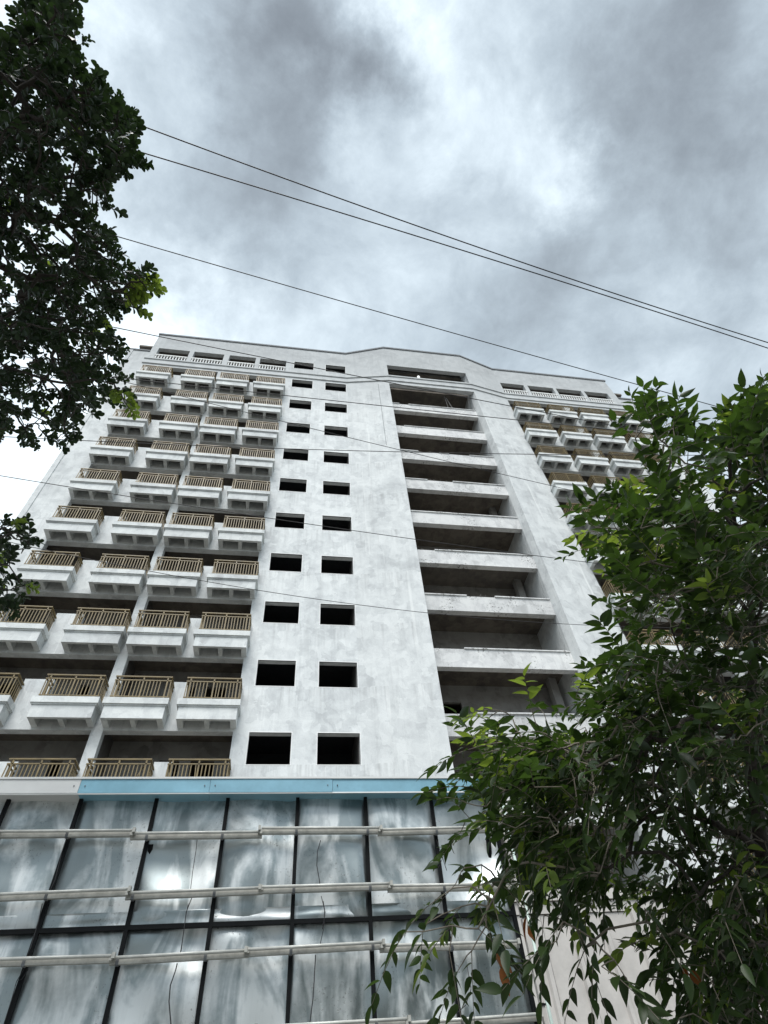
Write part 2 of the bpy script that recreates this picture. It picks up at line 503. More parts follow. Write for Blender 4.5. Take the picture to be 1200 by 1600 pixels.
for k in range(2, 13):
    z = Z(k)
    b_ = part(MB().box(5.80, 12.2, 0, 0.3, z + 1.1, z + 2.03), 'edge_beam', M_BAND)
    lg = MB()
    x = 5.82
    while x < 12.15:                                           # the mortar ledge, chipped away in places
        w = min(rng.uniform(0.5, 1.6), 12.18 - x)
        if rng.random() < 0.86 or w < 0.3:
            MB().box(x, x + w - 0.01, -0.05 - rng.uniform(0, .012), 0.22, z + 2.031, z + 2.075 + rng.uniform(0, .025)).build('sill_ledge', M_BAND, b_)
        x += w
    for _ in range(9):                                        # crumbs of mortar
        cx, s_ = rng.uniform(5.9, 12.1), rng.uniform(.015, .05)
        lg.box(cx, cx + s_, -0.03, 0.05 + s_, z + 2.10, z + 2.10 + s_)
    tag(lg.build('mortar_crumbs', M_RAW, b_), kind='stuff')
# string courses under the gallery, one set per wall, mitred round the bay
for (pa, pb) in (((-11.98, 0), (2.67, 0)), ((2.67, 0), (5.80, -0.5)), ((5.80, -0.5), (12.37, -0.5)), ((12.37, -0.5), (15.2, 0)), ((15.2, 0), (25.6, 0))):
    for (z0, z1, pr) in ((30.05, 30.2, 0.10), (29.38, 29.52, 0.08), (29.52, 30.05, 0.03)):
        part(MB().prism([(pa[0], pa[1] - pr), (pb[0], pb[1] - pr), (pb[0], pb[1] - 0.002), (pa[0], pa[1] - 0.002)], Z0 + z0, Z0 + z1), 'string_course', M_WALL)
# dark copings along the roof edge
C = 0.2
for pts in ([(-11.97, ROOF), (2.67, ROOF)],):
    part(MB().box(-11.97, 2.67, -0.07, 0.4, ROOF, ROOF + C), 'coping', M_COPE)
part(MB().box(15.2, 25.53, -0.07, 0.4, ROOF, ROOF + C), 'coping', M_COPE)
part(MB().prism([(2.67, -0.07), (5.80, -0.57), (5.80, 0.3), (2.67, 0.3)], [ROOF, BAYTOP, BAYTOP, ROOF], [ROOF + C, BAYTOP + C, BAYTOP + C, ROOF + C]), 'coping', M_COPE)
part(MB().prism([(12.37, -0.57), (15.2, -0.07), (15.2, 0.3), (12.37, 0.3)], [BAYTOP, ROOF, ROOF, BAYTOP], [BAYTOP + C, ROOF + C, ROOF + C, BAYTOP + C]), 'coping', M_COPE)
part(MB().box(5.80, 12.37, -0.57, 0.1, BAYTOP, BAYTOP + C), 'coping', M_COPE)
part(MB().box(-13.36, -11.89, -0.07, 0.35, EXT, EXT + 0.18), 'coping', M_COPE)
part(MB().box(25.45, 26.81, -0.07, 0.35, EXT, EXT + 0.18), 'coping', M_COPE)
part(MB().box(-13.3, -13.04, -0.05, -0.002, GZ, EXT), 'corner_strip', M_WALL)
part(MB().box(26.5, 26.75, -0.05, -0.002, GZ, EXT), 'corner_strip', M_WALL)
# carcass: side and back walls, slabs, partitions
part(MB().box(-13.3, -13.05, 0.3, 13, GZ, EXT), 'side_wall', M_WALL)
part(MB().box(26.5, 26.75, 0.3, 13, GZ, EXT), 'side_wall', M_WALL)
part(MB().box(-11.89, -11.65, 0.3, 13, EXT, ROOF), 'side_wall', M_WALL)
part(MB().box(25.2, 25.45, 0.3, 13, EXT, ROOF), 'side_wall', M_WALL)
part(MB().box(-13.3, 26.75, 13, 13.3, GZ, EXT), 'back_wall', M_WALL)
part(MB().box(-11.89, 25.45, 13, 13.3, EXT, ROOF), 'back_wall', M_WALL)
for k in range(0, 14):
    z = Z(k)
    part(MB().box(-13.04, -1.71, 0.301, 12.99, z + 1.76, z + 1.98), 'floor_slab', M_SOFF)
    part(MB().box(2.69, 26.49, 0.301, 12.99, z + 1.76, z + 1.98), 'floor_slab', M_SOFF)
    part(MB().box(-1.70, 2.68, 0.27, 12.99, z + 1.76, z + 1.98), 'stair_landing', M_STAIR_SHADE)
    part(MB().box(-1.67, 2.59, 2.6, 2.75, z - 1.11, z + 1.75), 'stair_back_wall', M_STAIR_SHADE)
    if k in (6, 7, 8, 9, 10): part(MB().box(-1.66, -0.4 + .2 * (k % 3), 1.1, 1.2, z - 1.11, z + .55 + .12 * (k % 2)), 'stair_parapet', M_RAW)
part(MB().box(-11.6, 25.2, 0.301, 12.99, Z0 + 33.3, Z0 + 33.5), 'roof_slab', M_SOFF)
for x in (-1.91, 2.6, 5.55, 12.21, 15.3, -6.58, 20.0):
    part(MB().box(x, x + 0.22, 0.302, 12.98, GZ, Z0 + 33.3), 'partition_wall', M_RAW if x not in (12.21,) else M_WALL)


def rear(openings, yb, doors, m=M_RAW):
    h = []
    for k in ROWS:
        z = Z(k)
        for (a, b) in doors:
            h.append((a, b, z - 1.1, z + 1.05))
    return MB().wall(openings[0], openings[1], Z(12), Z0 + 33.3, h, yb, yb + 0.15)


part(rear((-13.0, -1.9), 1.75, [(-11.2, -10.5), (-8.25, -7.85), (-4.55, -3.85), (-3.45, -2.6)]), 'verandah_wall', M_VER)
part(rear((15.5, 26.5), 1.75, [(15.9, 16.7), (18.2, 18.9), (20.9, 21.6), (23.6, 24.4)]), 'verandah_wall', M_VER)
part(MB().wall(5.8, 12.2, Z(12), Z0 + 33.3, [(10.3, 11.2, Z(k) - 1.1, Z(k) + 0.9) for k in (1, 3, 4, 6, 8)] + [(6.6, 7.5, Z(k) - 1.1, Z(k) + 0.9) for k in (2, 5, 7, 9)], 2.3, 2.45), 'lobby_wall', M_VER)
for k in (5, 7, 9, 10):
    part(MB().box(11.55, 11.9, 1.5, 1.85, Z(k) - 1.1, Z(k) + 1.75), 'column', M_VER)
# loose things left on the top storeys of the bay
part(MB().tube([(8.3, -0.35, Z0 + 30.2), (8.3, -0.33, Z0 + 30.95)], 0.11, 10), 'vent_pipe', M_TRIM, smooth=True)
part(MB().tube([(10.15, 0.1, Z0 + 28.9), (10.2, 0.12, Z0 + 26.9)], 0.03, 6).tube([(10.25, 0.1, Z0 + 28.6), (10.6, 0.2, Z0 + 26.95)], 0.05, 6), 'hanging_timber', M_RAW)

# ---- balconies: a hollow-bottomed box, a stepped cornice and a gold railing
m_box = MB()
m_box.box(-HB, HB, -0.62, -0.50, -1.80, -1.07)
m_box.box(-HB, -HB + 0.2, -0.5, -0.001, -1.80, -1.07).box(HB - 0.2, HB, -0.5, -0.001, -1.80, -1.07)
m_box.box(-0.08, 0.08, -0.5, -0.001, -1.80, -1.20)
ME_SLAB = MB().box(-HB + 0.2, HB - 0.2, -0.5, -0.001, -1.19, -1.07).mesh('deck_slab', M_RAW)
ME_BOX = m_box.mesh('balcony', M_BALC)
m_cor = MB()
for (z0, z1, o_) in ((-1.33, -1.28, 0.035), (-1.28, -1.045, 0.08)):
    m_cor.box(-HB - o_, HB + o_, -0.62 - o_, -0.6201, z0, z1)
    m_cor.box(-HB - o_, -HB - 0.0002, -0.62, -0.001, z0, z1).box(HB + 0.0002, HB + o_, -0.62, -0.001, z0, z1)
m_cor.box(-HB, HB, -0.62, -0.54, -1.0698, -1.045)
ME_COR = m_cor.mesh('cornice', M_BALC)
XL, XR, YF = -HB + 0.11, HB - 0.01, -0.655


def rail_mesh(name, zc, w, h):
    b = MB()
    b.box(XL - 0.03, XR + 0.03, YF - w / 2, YF + w / 2, zc - h / 2, zc + h / 2)
    for x in (XL, XR):
        b.box(x - w / 2, x + w / 2, YF + w / 2, -0.002, zc - h / 2, zc + h / 2)
    return b.mesh(name, M_RAIL)


ME_TOP = rail_mesh('handrail', -0.175, 0.06, 0.045)
ME_MID = rail_mesh('middle_rail', -0.325, 0.04, 0.04)
ME_BOT = rail_mesh('bottom_rail', -0.985, 0.035, 0.03)
ME_POST = MB().box(-0.025, 0.025, -0.02, 0.02, -1.045, -0.1975).mesh('railing_post', M_RAIL)
ME_BAL = MB().box(-0.016, 0.016, -0.010, 0.010, -0.97, -0.345).mesh('baluster', M_RAIL)
POSTS = [(XL + 0.12, YF), ((XL + XR) / 2, YF), (XR - 0.12, YF)]
BALS = []
n_b = 17
for i in range(n_b):
    x = XL + (XR - XL) * i / (n_b - 1)
    if min(abs(x - p[0]) for p in POSTS) > 0.04: BALS.append((x, YF))
for x in (XL, XR):
    for y in (-0.5, -0.35, -0.2, -0.07): BALS.append((x, y))
mbs = MB()
for (x, y) in BALS:
    mbs.box(x - 0.016, x + 0.016, y - 0.010, y + 0.010, -0.97, -0.345)
ME_BALS = mbs.mesh('baluster_run', M_RAIL)
n_ind = 0
for k in sorted(ROWS, reverse=True):
    for side, xs in ((0, LB), (1, RB)):
        for c in xs:
            if side == 0 and k == 11: continue
            bal = put('balcony', ME_BOX, BLD, (c + BX, 0, Z(k)))
            put('cornice', ME_COR, bal)
            put('deck_slab', ME_SLAB, bal)
            put('handrail', ME_TOP, bal); put('middle_rail', ME_MID, bal); put('bottom_rail', ME_BOT, bal)
            for (x, y) in POSTS: put('railing_post', ME_POST, bal, (x, y, 0))
            if side == 0 and k >= 7 and n_ind + len(BALS) <= 300 and not (c == LB[0] and k == 10):
                for (x, y) in BALS:
                    if random.random() < 0.02: continue
                    q = put('baluster', ME_BAL, bal, (x + random.gauss(0, .003), y, 0))
                    if random.random() < 0.08: q.rotation_euler = (0, random.gauss(0, .03), 0)
                n_ind += len(BALS)
            else:
                tag(put('baluster_run', ME_BALS, bal), kind='stuff')
for c, k, dx in ((LB[2], 10, .55), (LB[0], 7, -.5), (RB[1], 2, .6)):                    # bars broken loose and leaning in three railings
    part(MB().tube([(c + dx, -0.60, Z(k) - 1.0), (c + dx + .33, -0.57, Z(k) - .22)], 0.022, 4), 'loose_bar', M_RAIL)
# ---- gallery balustrades of the top storey
prof = [(0.045, 0), (0.045, .05), (0.028, .08), (0.05, .2), (0.055, .27), (0.03, .42), (0.026, .5), (0.045, .54), (0.045, .607)]
b = MB()
for i, (r, z) in enumerate(prof):
    for q in range(8):
        b.v.append((r * math.cos(q * math.pi / 4), r * math.sin(q * math.pi / 4), z))
for i in range(len(prof) - 1):
    for q in range(8):
        b.f.append((i * 8 + q, i * 8 + (q + 1) % 8, i * 8 + 8 + (q + 1) % 8, i * 8 + 8 + q))
ME_TURN = b.mesh('turned_baluster', M_TRIM, True)
for (a, c) in GAL_L + GAL_R:
    bm = MB().box(a + .002, c - .002, -0.06, 0.09, Z0 + 30.82, Z0 + 30.93)
    bl = part(bm, 'balustrade', M_TRIM)
    n = int((c - a) / 0.19)
    for i in range(n):
        put('turned_baluster', ME_TURN, bl, (a + (c - a) * (i + .5) / n, -0.012, Z0 + 30.215))
# ---- ribbed cladding on the podium right of the sign
CLZ = Z0 - 4.80
for i in range(22):
    x = 4.6 + i * 1.0
    n = MB().prism([(x + .004, -0.62), (x + .80, -0.62), (x + .84, -0.72), (x + .95, -0.72), (x + .996, -0.62), (x + .996, -0.58), (x + .004, -0.58)], GZ, CLZ)
    part(n, 'cladding_panel', M_CLAD)
part(MB().box(4.6, 26.6, -0.66, -0.56, CLZ + .02, CLZ + .31), 'flashing', M_CLAD)
part(MB().box(4.6, 26.6, -0.73, -0.56, CLZ + .33, CLZ + .60), 'flashing', M_CLAD)
part(MB().box(4.6, 26.6, -0.55, -0.01, CLZ + .4, CLZ + .58), 'podium_ledge', M_BAND)

# ------------------------------------------------------------------ the sign frame: metal sheets behind black tubes, with bare light battens
SS = 0.31
YS = -DIST * (1 - SS)


def sx(x): return x * SS


def sz(z): return CAM.z + (z + 9.8328) * SS


SGN = tag(empty('shop_sign', (sx(-2), YS, 0)), 'wide stripped sign of crumpled metal sheets in a black frame under a blue fascia', 'sign')


def spart(mb, name, m, smooth=False):
    return mb.build(name, m, SGN, smooth, (-sx(-2), -YS, 0))


VX = [-12.8, -10.55, -8.33, -6.23, -3.97, -1.76, 0.48, 2.72, 4.97, 7.06]
ZT, ZM, ZB = -0.95, -4.57, -8.15
ZR = [ZT, ZM, ZB]


def panel(x0, x1, z0, z1, seed):
    """a crumpled sheet: its bulges and creases are real"""
    r = np.random.default_rng(seed)
    nx, nz = 26, 36
    X, Zz = np.meshgrid(np.linspace(x0, x1, nx + 1), np.linspace(z0, z1, nz + 1), indexing='ij')
    u, v = (X - x0) / (x1 - x0), (Zz - z0) / (z1 - z0)
    h = np.zeros_like(u)
    for _ in range(7):
        a = r.uniform(0, math.pi); fr = r.uniform(0.3, 1.15); ph = r.uniform(0, 6.28)
        s_ = (u * math.cos(a) + v * math.sin(a) * 1.6) * fr * 6.28 + ph + 0.8 * np.sin(u * 3 + r.uniform(0, 6)) + 0.7 * np.sin(v * 4 + r.uniform(0, 6))
        h += r.uniform(0.2, 1.0) / fr ** 1.3 * np.sin(s_)
    for _ in range(4):                                           # creases
        cx, cz, a = r.uniform(0, 1), r.uniform(0, 1), r.uniform(-.5, .5) + math.pi / 2
        dd = (u - cx) * math.sin(a) - (v - cz) * math.cos(a)
        al = (u - cx) * math.cos(a) + (v - cz) * math.sin(a)
        h += r.uniform(-.55, .55) * np.exp(-np.abs(dd) / 0.06) * np.exp(-(al / .25) ** 2)
    edge = np.minimum(np.minimum(u, 1 - u) / .12, np.minimum(v, 1 - v) / .08).clip(0, 1) ** 0.7
    h = h * 0.0085 * (0.35 + 0.65 * edge)
    b = MB()
    y = YS + 0.045 + h
    for i in range(nx + 1):
        for j in range(nz + 1):
            b.v.append((float(X[i, j]), float(y[i, j]), float(Zz[i, j])))
    for i in range(nx):
        for j in range(nz):
            q = i * (nz + 1) + j
            b.f.append((q, q + nz + 1, q + nz + 2, q + 1))
    return b


sd_ = 100
for i in range(len(VX) - 1):
    for j in range(2):
        sd_ += 1
        x0, x1 = sx(VX[i]), sx(VX[i + 1])
        zhi, zlo = sz(ZR[j]) + (0.06 if j == 0 else 0), sz(ZR[j + 1])
        spart(panel(x0 + .002, x1 - .002, zlo + .002, zhi - .002, sd_), 'metal_sheet', M_SHEET, True)
        if j == 0:     # the lap of the sheet below, sitting a little in front
            lap = panel(x0 + .003, x1 - .003, zlo + .002, zlo + 0.125, sd_ + 500)
            lap.v = [(x, YS + 0.026 + 0.2 * (y - YS - .045), z) for (x, y, z) in lap.v]
            spart(lap, 'lap_strip', M_SHEET, True)
for x in VX:
    w = 0.017
    spart(MB().box(sx(x) - w, sx(x) + w, YS - 0.014, YS + 0.018, 0.0, sz(-.97) + .02), 'upright_tube', M_FRAME)
for zc in (ZM, ZB):
    for i in range(len(VX) - 1):
        spart(MB().box(sx(VX[i]) + .017, sx(VX[i + 1]) - .017, YS - 0.018, YS + 0.018, sz(zc) - .017, sz(zc) + .017), 'cross_tube', M_FRAME)
# fascia
k_ = SS - 0.13 / DIST
fz0, fz1 = CAM.z + (-.93 + 9.8328) * k_, CAM.z + (-.50 + 9.8328) * k_
fs = -6.42 * k_
xa = -12.9 * SS
for xb, col, nm in ((fs, M_WHITEF, 'white_fascia_panel'), (7.28 * k_, M_BLUE, 'blue_fascia_panel')):
    while xa < xb - .01:
        xe = min(xa + 1.22, xb)
        spart(MB().box(xa + .0015, xe - .0015, YS - .13 + rng.uniform(-.003, .003), YS + .10, fz0 + rng.uniform(-.002, .002), fz1), nm, col)
        for q in (xa + .05, xe - .05):
            spart(MB().tube([(q, YS - .139, (fz0 + fz1) / 2), (q, YS - .127, (fz0 + fz1) / 2)], .006, 6), 'screw', M_COPE)
        xa = xe
spart(MB().box(-12.9 * SS, 7.30 * k_, YS - .14, YS + .14, fz1 + .001, fz1 + .02), 'fascia_cap', M_WHITEF)
spart(MB().box(-12.9 * SS, 7.28 * k_, YS - .128, YS - .118, fz0 - .012, fz0 - .001), 'drip_edge', M_TRIM)
# right edge trim: black channel, grey boards with brackets, pale pipe
xr = sx(7.06)
for zc in np.arange(0.1, fz0 - .3, 0.62):
    spart(MB().box(xr + .05, xr + .085, YS - .05, YS + .0, float(zc), float(min(zc + .60, fz0 - .01))), 'edge_board', M_CLAD)
    spart(MB().box(xr + .03, xr + .092, YS - .058, YS - .0505, float(zc) + .60, float(zc) + .615), 'bracket', M_FRAME)
spart(MB().tube([(xr + .108, YS - .05, 0.0), (xr + .108, YS - .05, fz1)], 0.014, 10), 'edge_pipe', M_PIPE, True)
# light battens, four staggered rows
ROWS_B = [(-2.27, [-11.9, -8.15, -4.40, -0.66, 3.08, 6.9]), (-3.87, [-11.6, -7.9, -4.12, -0.5, 3.28, 7.0]),
          (-5.32, [-11.5, -7.7, -4.12, -0.72, 2.95, 6.85]), (-6.93, [-11.2, -7.6, -3.9, -0.3, 3.5, 7.05])]
r_ = np.random.default_rng(5)
for (zr, xs) in ROWS_B:
    for i in range(len(xs) - 1):
        x0, x1 = sx(xs[i]) - .01, sx(xs[i + 1]) + .03
        z_a = sz(zr) + r_.uniform(-.008, .008) + (0.014 if i % 2 else -0.006)
        z_b = z_a + r_.uniform(-.014, .014)
        yo = YS - 0.055 - (0.012 if i % 2 else 0)
        b = MB()
        n0 = len(b.v)
        b.box(x0, x1, yo - .014, yo + .022, -0.026, 0.012)
        sl = lambda x: z_a + (z_b - z_a) * (x - x0) / (x1 - x0)
        b.v = [(x, y, z + sl(x)) for (x, y, z) in b.v]
        bt = spart(b, 'light_batten', M_BATTEN)
        tb = MB().tube([(x0 + .03, yo - .042, sl(x0) + .012), (x1 - .03, yo - .042, sl(x1) + .012)], 0.0125, 10)
        tb.build('fluorescent_tube', M_TUBE, bt, True)
        for xv in VX:
            if x0 + .05 < sx(xv) < x1 - .05:
                MB().box(sx(xv) - .012, sx(xv) + .012, yo - .0175, yo + .03, sl(sx(xv)) - .031, sl(sx(xv)) + .017).build('clip', M_COPE, bt)
        for xe in (x0 + .012, x1 - .012):
            h_ = MB().box(xe - .012, xe + .012, yo - .06, yo - .0185, sl(xe) - .008, sl(xe) + .032)
            h_.build('tube_holder', M_BATTEN, bt)


def fplane(px, py, dy):
    """where a sight line meets the upright plane a little in front of the sign"""
    d = ray(px, py)
    return CAM + d * ((YS - dy - CAM.y) / d.y)


for pts, r0 in (([(308, 1312), (306, 1330), (301, 1362), (297, 1396)], .0032), ([(300, 1402), (291, 1425), (287, 1455), (283, 1485), (278, 1498)], .004), ([(294, 1412), (289, 1440), (285, 1470), (281, 1492)], .003),
                ([(277, 1505), (274, 1517), (266, 1540), (264, 1565), (267, 1600), (266, 1640)], .005),
                ([(104, 1312), (97, 1330), (86, 1375), (72, 1404)], .003), ([(66, 1412), (60, 1440), (48, 1480), (38, 1502)], .0035), ([(40, 1510), (26, 1533), (34, 1530), (44, 1515)], .003), ([(26, 1533), (18, 1562), (6, 1600)], .003),
                ([(501, 1313), (496, 1330), (495, 1352), (499, 1375), (501, 1392)], .004), ([(502, 1400), (507, 1422), (506, 1450), (498, 1485)], .0032), ([(505, 1408), (508, 1425), (504, 1452)], .0032),
                ([(493, 1492), (491, 1530), (489, 1560), (484, 1600), (483, 1640)], .0045),
                ([(682, 1312), (690, 1335), (698, 1360)], .003), ([(730, 1510), (736, 1545), (728, 1570), (715, 1582)], .0035)):
    P3 = [fplane(a, c, .035) for a, c in pts]
    spart(MB().tube(P3, r0, 5), 'hanging_wire', M_WIRE, True)
# back props so the frame stands by itself
for x in (-3.6, -1.2, 1.1, 2.1):
    spart(MB().tube([(x, YS + .05, 3.9), (x, YS + 1.6, 0.0)], 0.025, 6), 'back_prop', M_FRAME)

# ------------------------------------------------------------------ overhead wires
HW = 7.6
WIRES = [
    ([(219, 196), (420, 270), (640, 347), (830, 416), (1000, 472), (1200, 535)], .013, 'topmost dark wire rising highest across the open sky'),
    ([(213, 236), (400, 293), (640, 362), (850, 432), (1000, 481), (1200, 543)], .013, 'second wire across the sky just under the topmost one'),
    ([(178, 368), (400, 432), (600, 490), (750, 532), (975, 595)], .011, 'lone wire in mid sky passing above the whole roofline'),
    ([(168, 509), (300, 537), (448, 566), (620, 598), (740, 624), (905, 656), (1040, 680)], .011, 'wire cutting the left roof corner and the gallery of the building'),
    ([(0, 571), (265, 597), (437, 617), (620, 637), (720, 648), (811, 656), (1050, 681)], .011, 'wire across the second row of balconies below the gallery'),
    ([(200, 600), (328, 628), (433, 655), (543, 683), (620, 702), (690, 720), (775, 739), (857, 758), (1000, 790)], .009, 'steepest slanting thin wire over the stair windows'),
    ([(0, 682), (116, 688), (280, 694), (428, 701), (620, 706), (790, 709), (835, 710), (1000, 711)], .011, 'nearly level wire across the middle of the building'),
    ([(0, 742), (110, 761), (203, 777), (300, 792), (413, 809), (503, 822), (580, 833), (648, 842), (808, 864), (880, 872), (1000, 890)], .012, 'wire leaving the left edge below the tree and crossing the facade'),
    ([(0, 840), (40, 853), (128, 873), (209, 889), (313, 908), (420, 926), (580, 947), (660, 956), (868, 971), (1000, 982)], .012, 'lowest wire crossing the balconies above the sign'),
]
for pts, r0, lab in WIRES:
    P3 = []
    for (a, c) in pts:
        d = ray(a, c)
        P3.append(CAM + d * ((HW - CAM.z) / d.z))
    xs = np.array([p.x for p in P3]); ys = np.array([p.y for p in P3])
    co = np.polyfit(xs, ys, 2)                                     # one smooth shallow curve per wire
    xx = np.linspace(xs.min() - 5, xs.max() + 4, 60)
    yy = np.polyval(co, xx.clip(xs.min(), xs.max()))
    s0, s1 = np.polyval(np.polyder(co), xs.min()), np.polyval(np.polyder(co), xs.max())
    yy = np.where(xx < xs.min(), yy + s0 * (xx - xs.min()), np.where(xx > xs.max(), yy + s1 * (xx - xs.max()), yy))
    o = MB().tube([(float(a), float(c), HW) for a, c in zip(xx, yy)], r0 * 0.43, 6).build('overhead_wire', M_WIRE, None, True)
    tag(o, lab, 'wire', 'overhead wires across the street')


# ------------------------------------------------------------------ trees
def leaf_mesh(name, L_, Wd, kind, m, bend):
    """one folded, drooping leaf; grows along +x, upper side +z"""
    if kind == 'ovate':
        w = [0.0, .34, .50, .46, .30, .12, 0.0]; tt = [0, .12, .32, .52, .72, .88, 1]
    else:
        w = [0.0, .22, .40, .50, .46, .28, 0.0]; tt = [0, .15, .38, .6, .8, .93, 1]
    b = MB()
    for t, q in zip(tt, w):
        x = L_ * t; zc = -bend * L_ * t * t
        b.v += [(x, -Wd * q, zc + Wd * q * .35), (x, 0, zc), (x, Wd * q, zc + Wd * q * .35)]
    for i in range(len(tt) - 1):
        a = i * 3
        if i == 0:
            b.f += [(1, 4, 3), (1, 5, 4)]
        elif i == len(tt) - 2:
            b.f += [(a, a + 1, a + 4), (a + 1, a + 2, a + 4)]
        else:
            b.f += [(a, a + 1, a + 4, a + 3), (a + 1, a + 2, a + 5, a + 4)]
    used = sorted({i for f in b.f for i in f}); mp = {o: n for n, o in enumerate(used)}
    b.v = [b.v[i] for i in used]; b.f = [tuple(mp[i] for i in f) for f in b.f]
    return b, b.mesh(name, m, True)


def inside(poly, x, y):
    c = False
    j = len(poly) - 1
    for i in range(len(poly)):
        xi, yi = poly[i]; xj, yj = poly[j]
        if (yi > y) != (yj > y) and x < (xj - xi) * (y - yi) / (yj - yi) + xi: c = not c
        j = i
    return c


def frame(dirv, nrm):
    x = dirv.normalized()
    y = nrm.cross(x)
    if y.length < 1e-4: y = x.orthogonal()
    y.normalize()
    z = x.cross(y)
    return Matrix(((x.x, y.x, z.x), (x.y, y.y, z.y), (x.z, y.z, z.z)))


def grow(name, label, base, trunk_pts, trunk_r, sprays, leafgen, mats, spray_len, twig_r, limb_m, group=None):
    """sprays: list of (point, outward dir, material index). Limbs link every spray to the trunk along a nearest-neighbour tree."""
    root = tag(empty(name, base), label, 'tree', group)
    inv_ = -Vector(base)
    tb = MB().tube(trunk_pts, trunk_r, 10)
    tb.build('trunk', M_BARK, root, True, inv_)
    nodes = [Vector(p) for p in trunk_pts]; par = [-1] * len(nodes)
    n0 = len(nodes)
    top = Vector(trunk_pts[-1])
    ordr = sorted(range(len(sprays)), key=lambda i: min((sprays[i][0] - n).length for n in nodes[:n0]))
    dep = [0.0] * n0
    for i in ordr:
        p = sprays[i][0]
        arr = np.array([tuple(n) for n in nodes])
        dd = np.linalg.norm(arr - np.array(tuple(p)), axis=1) + 0.25 * np.array(dep)
        j = int(dd.argmin())
        nodes.append(p); par.append(j); dep.append(dep[j] + (p - nodes[j]).length)
    cnt = [1] * len(nodes)
    for i in range(len(nodes) - 1, n0 - 1, -1): cnt[par[i]] += cnt[i]
    limbs, twigs = {}, MB()
    rootof = list(range(n0)) + [0] * (len(nodes) - n0)
    for i in range(n0, len(nodes)): rootof[i] = i if par[i] < n0 else rootof[par[i]]
    for i in range(n0, len(nodes)):
        a, c = nodes[par[i]], nodes[i]
        r1 = twig_r * cnt[i] ** 0.37
        r0 = max(r1, min(twig_r * cnt[par[i]] ** 0.37, r1 * 1.5)) if par[i] >= n0 else r1 * 1.4
        ln = (c - a).length
        mid = a.lerp(c, 0.5) + Vector(rng.normal(0, 0.06, 3)) * ln + Vector((0, 0, 0.04 * ln))
        (limbs.setdefault(rootof[i], MB()) if cnt[i] > 14 else twigs).tube([a, mid, c], [r0, (r0 + r1) / 2, r1], 5, False)
    L3 = []                                                        # every leaf: (matrix, material index)
    for (p, d, mi) in sprays:
        ls, tw = leafgen(p, d)
        if mi == 2: ls = ls[-2:]
        twigs.tube(tw, [twig_r * 0.9, twig_r * 0.5][:len(tw)] if len(tw) == 2 else [twig_r * (1 - .5 * q / (len(tw) - 1)) for q in range(len(tw))], 4, False)
        L3 += [(m, mi) for m in ls]
    for lm_ in limbs.values(): lm_.build('branch', M_BARK, root, True, inv_)
    tag(twigs.build('twig', limb_m, root, True, inv_), kind='stuff')
    # the 300 leaves that show largest are single leaves, the rest one mass per colour
    def score(m):
        q = m.translation - CAM
        ix, iy = 600 + F * q.dot(RT) / max(q.dot(FW), .01), 800 - F * q.dot(UP) / max(q.dot(FW), .01)
        vis = 0 < ix < 1200 and 0 < iy < 1600 and q.dot(FW) > 0
        return q.length + (0 if vis else 100)
    L3.sort(key=lambda t: score(t[0]))
    for m, mi in L3[:300]:
        o = bpy.data.objects.new('leaf', mats[mi][1])
        COL.objects.link(o)
        o.parent = root
        o.matrix_local = Matrix.Translation(inv_) @ m
    for mi, (src, me, mm) in enumerate(mats):
        sel = [m for m, q in L3[300:] if q == mi]
        if not sel: continue
        vs = np.array(src.v); n = len(vs)
        V_ = np.concatenate([(np.array(m.to_3x3()) @ vs.T).T + np.array(m.translation) for m in sel]) + np.array(inv_)
        big = MB()
        big.v = V_.tolist()
        big.f = [tuple(i + n * q for i in f) for q in range(len(sel)) for f in src.f]
        tag(big.build('foliage', mm, root, True), kind='stuff')
    return root, len(L3)


def spray_points(poly, n, dmin, dmax, sep, bright=0.0, seed=1, centre=None, clump=1):
    """points filling the crown between two depths, kept apart from each other"""
    r = np.random.default_rng(seed)
    xs = [p[0] for p in poly]; ys = [p[1] for p in poly]
    cx, cy = centre or (sum(xs) / len(xs), sum(ys) / len(ys))
    out = []; tries = 0; hub = None; left = 0
    while len(out) < n and tries < n * 60:
        tries += 1
        if not hub or left <= 0:
            x, y, d = r.uniform(min(xs), max(xs)), r.uniform(min(ys), max(ys)), r.uniform(dmin, dmax)
            if not inside(poly, x, y): continue
            hub, left = (x, y, d), int(r.integers(3, clump + 1)) if clump > 1 else 0
        else:
            left -= 1
            x, y, d = hub[0] + r.normal(0, 24 * 4 / hub[2]), hub[1] + r.normal(0, 24 * 4 / hub[2]), hub[2] + r.normal(0, .13)
            if not inside(poly, x, y): continue
        p = at(x, y, d)
        if any((p - q[0]).length < sep for q in out[-400:]): continue
        c = at(cx, cy, (dmin + dmax) / 2)
        outw = (p - c)
        outw = outw.normalized() if outw.length > .01 else Vector((0, 0, 1))
        out.append((p, outw, 1 if r.random() < bright else 0))
    return out


# left tree: small rounded dark leaves in tufts
ML = []
for (nm, m) in (('leaf', M_LEAF_D), ('leaf', M_LEAF_Y)):
    b, me = leaf_mesh(nm, 0.066, 0.038, 'obovate', m, 0.10); ML.append((b, me, m))


